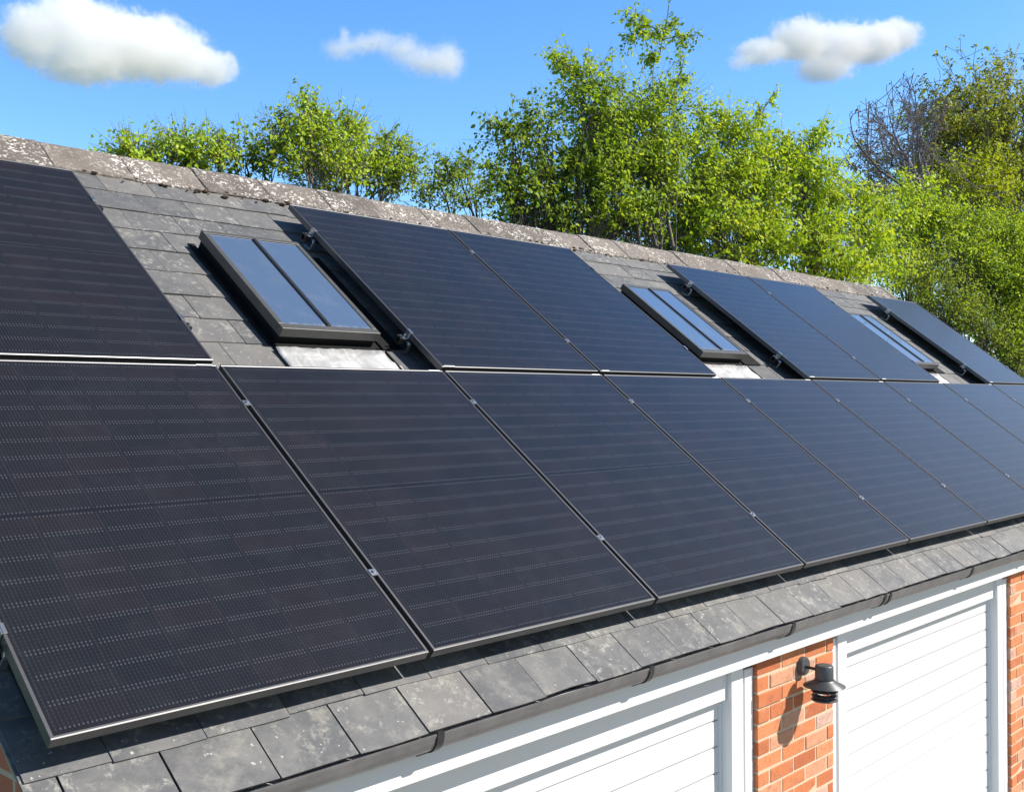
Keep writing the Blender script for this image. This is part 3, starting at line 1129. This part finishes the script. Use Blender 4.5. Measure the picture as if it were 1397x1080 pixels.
def plant(name, label, cat, base_px, Y, lobes, leaf, bark, size=.06, wide=.34, up=.5, shoot=(.25, .6), dens=1.0, per=9, stems=1, sprigs=(), shell=.35, droop=.35, tr=.05, group='trees and shrubs behind the ridge'):
    """lobes: (px, py, rx px, ry px, dy metres) of leafy masses at the depth Y; sprigs: lone shoots (px, py start, px, py end)"""
    size, dens = size * .80, dens * 2.1
    bp, t = at(base_px, 500, Y)
    base = np.array([bp[0], bp[1], GZ - .05])
    root = empty(name, Vector(base), label, cat, group)
    A = [[], [], [], []]
    S0, S1, SL = [], [], []

    def addlimb(P, Q, r0, r1, seg=5, wob=.1):
        l = limb(P, Q, r0, r1, seg, wob)
        for i in range(4): A[i].append(l[i])
        return l[4]
    cs = []
    for (px, py, rx, ry, dy) in lobes:
        c, t = at(px, py, Y + dy)
        m = t / F
        cs.append((c, np.array([rx * m, rx * m * .8, ry * m]), rx * ry))
    mean = np.mean([c[0] for c in cs], 0)
    forks = []
    for s in range(stems):
        j = np.array([rng.normal(0, .25), rng.normal(0, .2), 0]) * (stems > 1)
        fork = base * .45 + mean * .55 + j * 2
        fork[2] = base[2] + (min(c[0][2] - c[1][2] for c in cs) - base[2]) * .8
        addlimb(base + j, fork, tr, tr * .7, 6, .05)
        forks.append(fork)
    for c, r, ar in cs:
        fork = forks[rng.integers(len(forks))]
        pts = addlimb(fork, c + np.array([0, 0, r[2] * .55]), tr * .6, tr * .12, 7, .12)
        n = max(6, int(dens * 3.2 * math.pi * ar / 190))
        u = unit(rng.normal(0, 1, (n, 3)))
        q = rng.uniform(shell ** 3, 1, (n, 1)) ** (1 / 3)
        # clumped, uneven mass: push the points towards a few random poles
        poles = unit(rng.normal(0, 1, (9, 3)))
        k = np.argmax(u @ poles.T, 1)
        u = unit(u + poles[k] * .55)
        bulge = (.72 + .42 * rng.random(9))[k][:, None]
        p0 = c + u * r * q * bulge
        d = unit(u * np.array([1, 1, .6]) * .65 + np.array([0, 0, up]) + rng.normal(0, .45, (n, 3)))
        L = rng.uniform(*shoot, (n, 1))
        S0.append(p0); S1.append(p0 + d * L)
        # branches feeding the shoots
        nb = min(n, max(5, n // 7))
        for i in rng.choice(n, nb, replace=False):
            a = pts[rng.integers(2, len(pts))]
            addlimb(a, p0[i], tr * .16, tr * .05, 4, .14)
    for (x0, y0, x1, y1, *o) in sprigs:
        a, _ = at(x0, y0, Y); c, _ = at(x1, y1, Y)
        c = c + np.array([0, rng.normal(0, .1), 0])
        pts = addlimb(a, c, max(.010, tr * .14), .004, 8, .10)
        nn = o[0] if o else 5
        for i in range(len(pts) - 1):
            for _ in range(int(nn) + (rng.random() < nn % 1)):
                p = pts[i] + (pts[i + 1] - pts[i]) * rng.random()
                d = unit(unit(pts[i + 1] - pts[i]) * .5 + rng.normal(0, .6, 3))
                S0.append(p[None]); S1.append((p + d * rng.uniform(.08, .26))[None])
    S0, S1 = np.concatenate(S0), np.concatenate(S1)
    n = len(S0)
    tt = (np.arange(per) + 1.0) / per
    ax = S1 - S0
    Ls = np.linalg.norm(ax, axis=1)
    d = unit(ax)
    side = unit(np.cross(d, rng.normal(0, 1, (n, 3))))
    C, D, N, T = [], [], [], []
    st = rng.normal(.5, .2, n) + np.where(rng.random(n) < .12, .3, 0)      # each shoot has its own shade of green
    for i, t in enumerate(tt):
        keep = rng.random(n) < np.clip(Ls / .3, .3, 1)
        sg = 1 if i % 2 else -1
        pos = S0 + ax * t + np.array([0, 0, -1]) * (Ls * .18 * t * t)[:, None]
        ld = d * .35 + side * sg * .9 + rng.normal(0, .38, (n, 3)) + np.array([0, 0, -droop])
        nr = np.array([0.25, -.5, .6]) + rng.normal(0, .42, (n, 3))
        C.append(pos[keep]); D.append(ld[keep]); N.append(nr[keep]); T.append(st[keep])
    C, D, N = np.concatenate(C), np.concatenate(D), np.concatenate(N)
    sz = size * rng.uniform(.55, 1.25, len(C))
    V, Fq = leaf_arrays(C, D, N, sz, wide)
    tint = np.clip(np.concatenate(T) + rng.normal(0, .14, len(C)), 0, 1)
    np_mesh('crown', V - base, Fq, 4, leaf, root, np.repeat(tint, 6))
    A = [np.concatenate(a) for a in A]
    tw = prism_arrays(S0, S1, np.full(n, .0032), np.full(n, .0012), 3)
    br = prism_arrays(*A, 6)
    V, Fq = merge([br, tw])
    np_mesh('trunk', V - base, Fq, 4, bark, root)
    return root


def twiggy(name, label, cat, base_px, Y, fans, leaf, bark, levels=5, key=.05, keyn=2, leafy=None, lsize=.06, r0=.12, group='trees and shrubs behind the ridge', spread=.62, kids=(2, 4), rmin=.0075, reach=.42, inside=None):
    """a tree seen by its branches: fans of (px, py start, px, py end) limbs, each branching down to fine twigs with small hanging seed bunches"""
    bp, t = at(base_px, 500, Y)
    base = np.array([bp[0], bp[1], GZ - .05])
    root = empty(name, Vector(base), label, cat, group)
    A = [[], [], [], []]
    tips = []
    first = at(fans[0][0], fans[0][1], Y)[0]

    def seg(P, Q, a, b):
        A[0].append(P); A[1].append(Q); A[2].append(max(a, rmin)); A[3].append(max(b, rmin))
    fork = first
    l = limb(base, fork, r0 * 1.3, r0, 8, .05)
    for a, b, c, d in zip(*l[:4]): seg(a, b, c, d)

    def grow(P, d, L, r, lv):
        n = 4
        for i in range(n):
            d = unit(d + rng.normal(0, .13, 3) + np.array([0, 0, .05 * (lv < 3)]))
            Q = P + d * L / n
            if inside is not None:
                c = ROT @ (Q - CAM)
                if not inside(F * c[0] / c[2] + 698.5, F * c[1] / c[2] + 540): return
            seg(P, Q, r, r * .86)
            r *= .86
            P = Q
            if lv < levels:
                for _ in range(rng.integers(0, 2) if i < n - 1 else rng.integers(*kids)):
                    e = unit(d + rng.normal(0, spread, 3))
                    grow(P, e, L * rng.uniform(.52, .82), r * .62, lv + 1)
        if lv >= levels - 1: tips.append(np.concatenate([P, d]))
    for (x0, y0, x1, y1) in fans:
        P, _ = at(x0, y0, Y); Q, _ = at(x1, y1, Y + rng.normal(0, .8))
        if np.linalg.norm(P - fork) > .05:
            l = limb(fork, P, r0 * .5, r0 * .35, 5, .06)
            for a, b, c, d in zip(*l[:4]): seg(a, b, c, d)
        L = np.linalg.norm(Q - P)
        grow(P, unit(Q - P), L * reach, r0 * .30, 1)
    V, Fq = prism_arrays(*[np.array(a) for a in A], 4)
    np_mesh('trunk', V - base, Fq, 4, bark, root)
    tp = np.array(tips)
    C = np.repeat(tp[:, :3], keyn, 0) + rng.normal(0, .05, (len(tp) * keyn, 3))
    D = np.array([0, 0, -.8]) + rng.normal(0, .5, C.shape) + np.repeat(tp[:, 3:], keyn, 0) * .6
    N = rng.normal(0, 1, C.shape)
    V, Fq = leaf_arrays(C, D, N, lsize * rng.uniform(.6, 1.3, len(C)), .28)
    np_mesh('crown', V - base, Fq, 4, leaf, root, np.repeat(np.clip(rng.normal(.5, .25, len(C)), 0, 1), 6))
    return root


LF = {
    'mid': leaf_mat('leaf_mid', (0.113, 0.193, 0.020), (0.239, 0.375, 0.032), (0.416, 0.533, 0.048)),
    'fresh': leaf_mat('leaf_fresh', (0.175, 0.301, 0.020), (0.350, 0.516, 0.032), (0.479, 0.533, 0.052), .4),
    'dark': leaf_mat('leaf_dark', (0.084, 0.150, 0.025), (0.174, 0.275, 0.034), (0.306, 0.408, 0.052)),
    'olive': leaf_mat('leaf_olive', (0.121, 0.145, 0.017), (0.228, 0.266, 0.026), (0.403, 0.424, 0.042)),
    'yellow': leaf_mat('leaf_yellow', (0.164, 0.207, 0.017), (0.283, 0.351, 0.023), (0.306, 0.396, 0.043)),
    'keys': leaf_mat('seed_bunches', (0.088, 0.053, 0.043), (0.166, 0.098, 0.076), (0.254, 0.167, 0.097), .1),
    'bud': leaf_mat('leaf_bud', (0.101, 0.121, 0.024), (0.201, 0.251, 0.036), (0.330, 0.403, 0.060)),
    'brown': leaf_mat('leaf_brown', (0.098, 0.131, 0.020), (0.187, 0.248, 0.032), (0.276, 0.439, 0.043)),
}
BK = {'grey': bark_mat('bark_grey', (0.09, 0.075, 0.06), (0.19, 0.165, 0.14)), 'dark': bark_mat('bark_dark', (0.035, 0.03, 0.028), (0.08, 0.065, 0.055)),
      'purple': bark_mat('bark_purple', (0.12, 0.10, 0.12), (0.22, 0.19, 0.21))}

# low growth just behind the ridge
YH = 5.3
plant('shrub', 'small round bush, first green tuft above the ridge beside the big cloud', 'shrub', 180, YH, [(182, 214, 20, 18, 0), (178, 222, 26, 14, 0)], LF['fresh'], BK['grey'], size=.05, dens=2.0, shoot=(.12, .3))
plant('shrub', 'low spreading bush above the ridge between the small tuft and the tall shoots', 'shrub', 258, YH, [(235, 222, 30, 14, 0), (268, 218, 34, 20, 0), (252, 206, 16, 12, 0)], LF['fresh'], BK['grey'], size=.05, dens=1.8, shoot=(.12, .35),
      sprigs=[(250, 210, 250, 189), (300, 225, 297, 196)])
plant('shrub', 'thin loose shrub of upright leafy shoots, widely spaced, behind the ridge', 'shrub', 345, YH + .2, [(335, 232, 34, 18, 0), (372, 222, 26, 28, .2)], LF['dark'], BK['dark'], size=.056, dens=.55, shoot=(.15, .5), up=.9,
      sprigs=[(325, 235, 317, 184, 4), (345, 235, 345, 198, 3), (372, 215, 378, 156, 4), (388, 215, 392, 168, 3), (300, 240, 302, 205, 3)])
plant('shrub', 'dense leafy shrub with the highest shoot of the hedge behind the ridge', 'shrub', 440, YH, [(415, 215, 38, 34, 0), (458, 222, 40, 38, 0), (425, 196, 22, 22, 0), (470, 200, 24, 22, .2), (440, 240, 60, 22, -.2), (490, 240, 34, 24, 0)], LF['fresh'], BK['grey'], size=.056, dens=.85, shoot=(.15, .5), up=.8, stems=3,
      sprigs=[(420, 190, 421, 128, 6), (432, 185, 432, 140, 4), (447, 180, 450, 152, 4), (470, 180, 474, 165, 4), (487, 190, 490, 167, 3), (405, 195, 400, 160, 4)])
plant('shrub', 'bright shrub with a few thin shoots beside the tallest shrub of the hedge', 'shrub', 535, YH, [(520, 240, 28, 36, 0), (545, 250, 30, 30, 0), (530, 226, 18, 18, 0)], LF['mid'], BK['grey'], size=.054, dens=.85, shoot=(.15, .45), up=.8, stems=2,
      sprigs=[(525, 215, 528, 184, 4), (545, 230, 543, 190, 4), (560, 240, 563, 196, 4)])
plant('shrub', 'dark loose shrub between the hedge and the tall central tree', 'shrub', 615, YH + .3, [(600, 264, 26, 24, 0), (628, 258, 24, 28, 0), (645, 276, 20, 18, 0), (585, 278, 24, 18, 0)], LF['dark'], BK['dark'], size=.056, dens=.7, shoot=(.15, .45), up=.7, stems=2,
      sprigs=[(605, 250, 603, 222, 4), (628, 245, 640, 218, 4), (612, 250, 620, 226, 3)])
# the central group
YC = 5.6
plant('tree', 'dark spreading tree reaching over the ridge with sparse drooping side branches', 'tree', 740, YC + .2, [(735, 285, 44, 22, 0), (722, 240, 30, 22, 0), (755, 225, 36, 34, 0), (700, 270, 26, 16, 0), (700, 190, 24, 12, 0), (735, 175, 26, 18, 0), (770, 270, 44, 40, .2), (690, 240, 18, 8, 0), (720, 315, 50, 24, .6), (780, 325, 60, 26, .6)],
      LF['dark'], BK['dark'], size=.078, dens=.9, shoot=(.2, .55), up=.25, tr=.07,
      sprigs=[(720, 185, 670, 164, 4), (700, 195, 685, 168, 3), (715, 250, 656, 250, 4), (700, 245, 660, 222, 3), (720, 200, 715, 140, 3)])
plant('tree', 'tallest young tree with a bare leader and drooping leaf tuft at its top', 'tree', 860, YC, [(805, 112, 34, 20, 0), (792, 150, 30, 26, 0), (830, 165, 42, 36, 0), (850, 205, 52, 44, 0), (885, 190, 48, 50, 0), (915, 150, 22, 26, 0), (872, 128, 22, 16, 0), (820, 235, 50, 44, 0), (880, 260, 60, 50, 0), (830, 290, 54, 36, 0), (930, 230, 46, 56, 0), (925, 300, 56, 34, .2), (860, 335, 60, 30, .6), (940, 345, 60, 30, .6)],
      LF['mid'], BK['grey'], size=.076, dens=1.0, shoot=(.2, .6), up=.45, stems=2, tr=.06,
      sprigs=[(795, 110, 752, 82, 5), (775, 95, 765, 78, 3), (890, 180, 900, 75, 0.5), (900, 75, 904, -8, 1), (903, 50, 868, 14, 4), (903, 55, 936, 52, 4), (903, 50, 862, 48, 5), (880, 48, 860, 30, 3), (905, 40, 926, 32, 3), (898, 85, 893, 74, 3), (915, 150, 925, 82, 2.5), (925, 115, 938, 108, 5), (850, 130, 845, 100, 2)])
plant('tree', 'broad bright tree with one sprig pointing up beside the tallest young tree', 'tree', 1010, YC - .1, [(985, 215, 46, 40, 0), (1020, 240, 46, 44, 0), (970, 270, 50, 50, 0), (1030, 290, 54, 46, 0), (980, 320, 60, 34, -.2), (1000, 180, 26, 18, 0), (1050, 330, 50, 34, -.3), (1060, 225, 34, 36, 0)],
      LF['fresh'], BK['grey'], size=.08, dens=1.1, shoot=(.2, .6), up=.4, stems=2, tr=.06,
      sprigs=[(985, 180, 978, 150, 4), (1015, 200, 1052, 124, 4), (1000, 190, 1008, 152, 3), (960, 170, 968, 140, 4), (1035, 175, 1045, 145, 5)])
plant('tree', 'glossy light green tree with hanging leaves in front of the bare twiggy tree', 'tree', 1105, YC - .3, [(1100, 205, 26, 24, 0), (1085, 240, 34, 34, 0), (1110, 270, 44, 40, 0), (1150, 285, 44, 34, 0), (1100, 330, 54, 40, -.2), (1160, 340, 50, 38, -.2), (1190, 310, 32, 40, 0), (1205, 360, 34, 26, 0), (1130, 375, 60, 20, -.4)],
      LF['fresh'], BK['grey'], size=.095, wide=.3, dens=1.2, shoot=(.25, .6), up=.2, droop=.75, stems=2, tr=.06, sprigs=[(1105, 195, 1112, 178, 5), (1075, 215, 1080, 185, 4)])
# the far right, well behind the garage
YR = 7.5
twiggy('tree', 'bare purple grey twiggy tree with hanging seed bunches against the sky', 'tree', 1270, YR + 1.0, [(1265, 290, 1215, 125), (1262, 285, 1175, 160), (1265, 285, 1150, 200), (1268, 275, 1245, 110), (1270, 270, 1275, 115), (1262, 300, 1150, 255), (1268, 260, 1195, 135), (1262, 300, 1165, 230), (1262, 290, 1230, 150), (1240, 260, 1160, 180), (1250, 240, 1200, 110)], LF['keys'], BK['purple'], levels=4, lsize=.075, keyn=1, r0=.20, reach=.40, spread=.50, kids=(2, 4), rmin=.0075, inside=lambda x, y: ((x - 1262) / 128) ** 2 + ((y - 225) / 137) ** 2 < rng.uniform(.75, 1.05))
twiggy('tree', 'tall dark limbed tree breaking into small olive leaf, highest tree at the corner', 'tree', 1390, YR + 1.6, [(1375, 330, 1330, 90), (1375, 320, 1385, 60), (1378, 320, 1290, 130), (1375, 300, 1300, 190), (1380, 300, 1420, 80), (1380, 310, 1350, 150), (1380, 330, 1290, 240), (1380, 330, 1400, 200)], LF['bud'], BK['dark'], levels=5, lsize=.12, keyn=6, r0=.36)
plant('tree', 'olive leaved crown filling the gap under the tall dark limbed tree', 'tree', 1330, YR + 2.5, [(1330, 160, 50, 40, 0), (1290, 200, 34, 34, 0), (1375, 130, 36, 50, 0), (1385, 220, 40, 50, 0), (1330, 240, 60, 50, 0), (1270, 250, 30, 40, 0), (1390, 290, 50, 60, 0), (1330, 300, 60, 50, 0)], LF['olive'], BK['dark'], size=.13, dens=1.25, shoot=(.4, 1.0), tr=.12)
plant('shrub', 'yellow green leafy bush lit up in front of dark limbs', 'shrub', 1325, YR - .6, [(1310, 245, 36, 26, 0), (1345, 235, 36, 26, 0), (1330, 265, 46, 22, 0), (1365, 255, 24, 24, 0)], LF['yellow'], BK['dark'], size=.11, dens=1.1, shoot=(.3, .7), tr=.06)
plant('shrub', 'lanky light green sapling between the bare tree and the yellow bush', 'shrub', 1235, YR - 1.0, [(1240, 268, 16, 24, 0), (1222, 290, 26, 22, 0), (1250, 300, 40, 34, 0), (1225, 330, 34, 36, 0), (1262, 268, 14, 24, 0)], LF['fresh'], BK['grey'], size=.10, dens=.85, shoot=(.3, .7), tr=.05, sprigs=[(1238, 280, 1236, 232, 4)])
plant('shrub', 'dull olive thicket of small leaves beyond the far corner of the roof', 'shrub', 1280, YR - 1.6, [(1262, 375, 40, 30, 0), (1290, 410, 40, 34, 0), (1330, 445, 44, 30, 0), (1370, 480, 40, 30, 0), (1240, 395, 26, 26, 0), (1395, 520, 50, 40, .3), (1300, 430, 50, 36, .4)], LF['brown'], BK['dark'], size=.075, dens=1.7, shoot=(.3, .7), tr=.05, stems=3)
plant('shrub', 'fresh green bush above the dull olive thicket beyond the roof', 'shrub', 1300, YR - 1.2, [(1290, 305, 50, 34, 0), (1340, 325, 44, 34, 0), (1265, 330, 36, 30, 0), (1310, 365, 60, 34, .1), (1380, 330, 40, 40, .4), (1345, 395, 40, 40, 0)], LF['mid'], BK['dark'], size=.085, dens=1.9, shoot=(.3, .7), tr=.05, stems=2)
plant('shrub', 'sunlit green hedge bush running out of sight past the roof end', 'shrub', 1380, YR - 1.7, [(1375, 350, 40, 40, 0), (1390, 400, 40, 46, 0), (1360, 400, 34, 34, .2), (1400, 460, 34, 44, 0), (1345, 365, 30, 26, .2), (1360, 450, 40, 40, .3), (1400, 330, 36, 40, .2)], LF['mid'], BK['dark'], size=.085, dens=1.7, shoot=(.3, .6), tr=.05, stems=2)


# ---------------------------------------------------------------- clouds
def cloud(label, Y, blobs, dens, seed, soft=0.42):
    """a small fair weather cloud: a volume whose density fills a handful of overlapping blobs (px, py, rx, ry, side-on), torn by noise"""
    cs = []
    for (px, py, rx, ry) in blobs:
        c, t = at(px, py, Y)
        m_ = t / F
        cs.append((c, rx * m_ * 1.18, ry * m_ * 1.18))
    mean = np.mean([c[0] for c in cs], 0)
    unitl = np.mean([c[2] for c in cs])
    b = MB()
    for c, a, z in cs:
        bm = bmesh.new()
        bmesh.ops.create_icosphere(bm, subdivisions=3, radius=1.0)
        bm.verts.index_update()
        k = 1.45
        # long axis along the picture's horizon: the camera's right
        R_, D_ = ROT[0], ROT[2]
        vs = []
        for p in bm.verts:
            q = R_ * (p.co.x * a * k) + D_ * (p.co.y * z * 1.4 * k) + np.array([0, 0, 1.]) * (p.co.z * z * k)
            vs.append(tuple(c - mean + q))
        b.add(vs, [tuple(q.index for q in f.verts) for f in bm.faces])
        bm.free()
    me = bpy.data.meshes.new('cloud')
    me.from_pydata(b.v, [], b.f)
    o = link('cloud', me, None)
    rm = o.modifiers.new('merge', 'REMESH')
    rm.mode = 'VOXEL'
    rm.voxel_size = float(unitl * .22)
    o.location = mean
    tag(o, label, 'cloud', 'white clouds in the blue sky')
    t = NT('cloud_vapour')
    t.t.nodes.remove(t.p)
    P = t.obj()
    wob = t.node('ShaderNodeTexNoise', {'Vector': P, 'Scale': 1.1 / unitl, 'Detail': 6.0, 'Roughness': 0.68})
    wv = t.node('ShaderNodeVectorMath', {0: wob.outputs['Color'], 1: (0.5, 0.5, 0.5)}, operation='SUBTRACT').outputs[0]
    wv = t.node('ShaderNodeVectorMath', {0: wv, 1: (unitl * .9,) * 3}, operation='MULTIPLY').outputs[0]
    Pw = t.node('ShaderNodeVectorMath', {0: P, 1: wv}, operation='ADD').outputs[0]
    best = None
    for c, a, z in cs:
        d = t.node('ShaderNodeVectorMath', {0: Pw, 1: tuple(c - mean)}, operation='SUBTRACT').outputs[0]
        dx = t.node('ShaderNodeVectorMath', {0: d, 1: tuple(ROT[0] / a)}, operation='DOT_PRODUCT').outputs['Value']
        dy = t.node('ShaderNodeVectorMath', {0: d, 1: tuple(ROT[2] / (z * 1.4))}, operation='DOT_PRODUCT').outputs['Value']
        dz = t.node('ShaderNodeVectorMath', {0: d, 1: (0, 0, 1 / z)}, operation='DOT_PRODUCT').outputs['Value']
        l = t.node('ShaderNodeVectorMath', {0: t.node('ShaderNodeCombineXYZ', {0: dx, 1: dy, 2: dz}).outputs[0]}, operation='LENGTH').outputs['Value']
        f = t.math('SUBTRACT', 1.0, l)
        best = f if best is None else t.math('SMOOTH_MAX', best, f, 0.25)
    n = t.noise(P, 2.6 / unitl, 8, 0.70)
    f = t.math('ADD', best, t.math('MULTIPLY', t.math('SUBTRACT', n, 0.5), 1.5))
    den = t.math('MULTIPLY', t.step(f, 0.0, soft), dens / unitl)
    v = t.node('ShaderNodeVolumePrincipled', {'Color': (1.0, 1.0, 1.0, 1), 'Density': den, 'Anisotropy': -0.3})
    t.t.links.new(v.outputs[0], t.t.nodes['Material Output'].inputs['Volume'])
    me.materials.append(t.m)
    return o


cloud('biggest white cloud with a flat base, above the gable end of the roof', 420,
      [(45, 50, 40, 38), (105, 38, 52, 44), (165, 62, 66, 44), (225, 72, 56, 40), (285, 92, 38, 24), (110, 85, 62, 32), (215, 45, 24, 20)], 1.5, 1)
cloud('faintest thin white cloud, between the two thicker clouds', 440,
      [(462, 68, 26, 16), (490, 62, 26, 14), (515, 57, 30, 16), (550, 68, 34, 20), (585, 85, 42, 22), (612, 84, 24, 26), (470, 50, 8, 14)], 0.95, 2, 1.1)
cloud('middle sized white cloud with a grey middle, above the bare twiggy tree', 480,
      [(1040, 70, 36, 18), (1090, 55, 40, 28), (1140, 62, 50, 28), (1190, 60, 40, 26), (1225, 50, 30, 20), (1125, 95, 40, 18), (1215, 40, 20, 14), (1010, 85, 18, 10)], 1.4, 3)
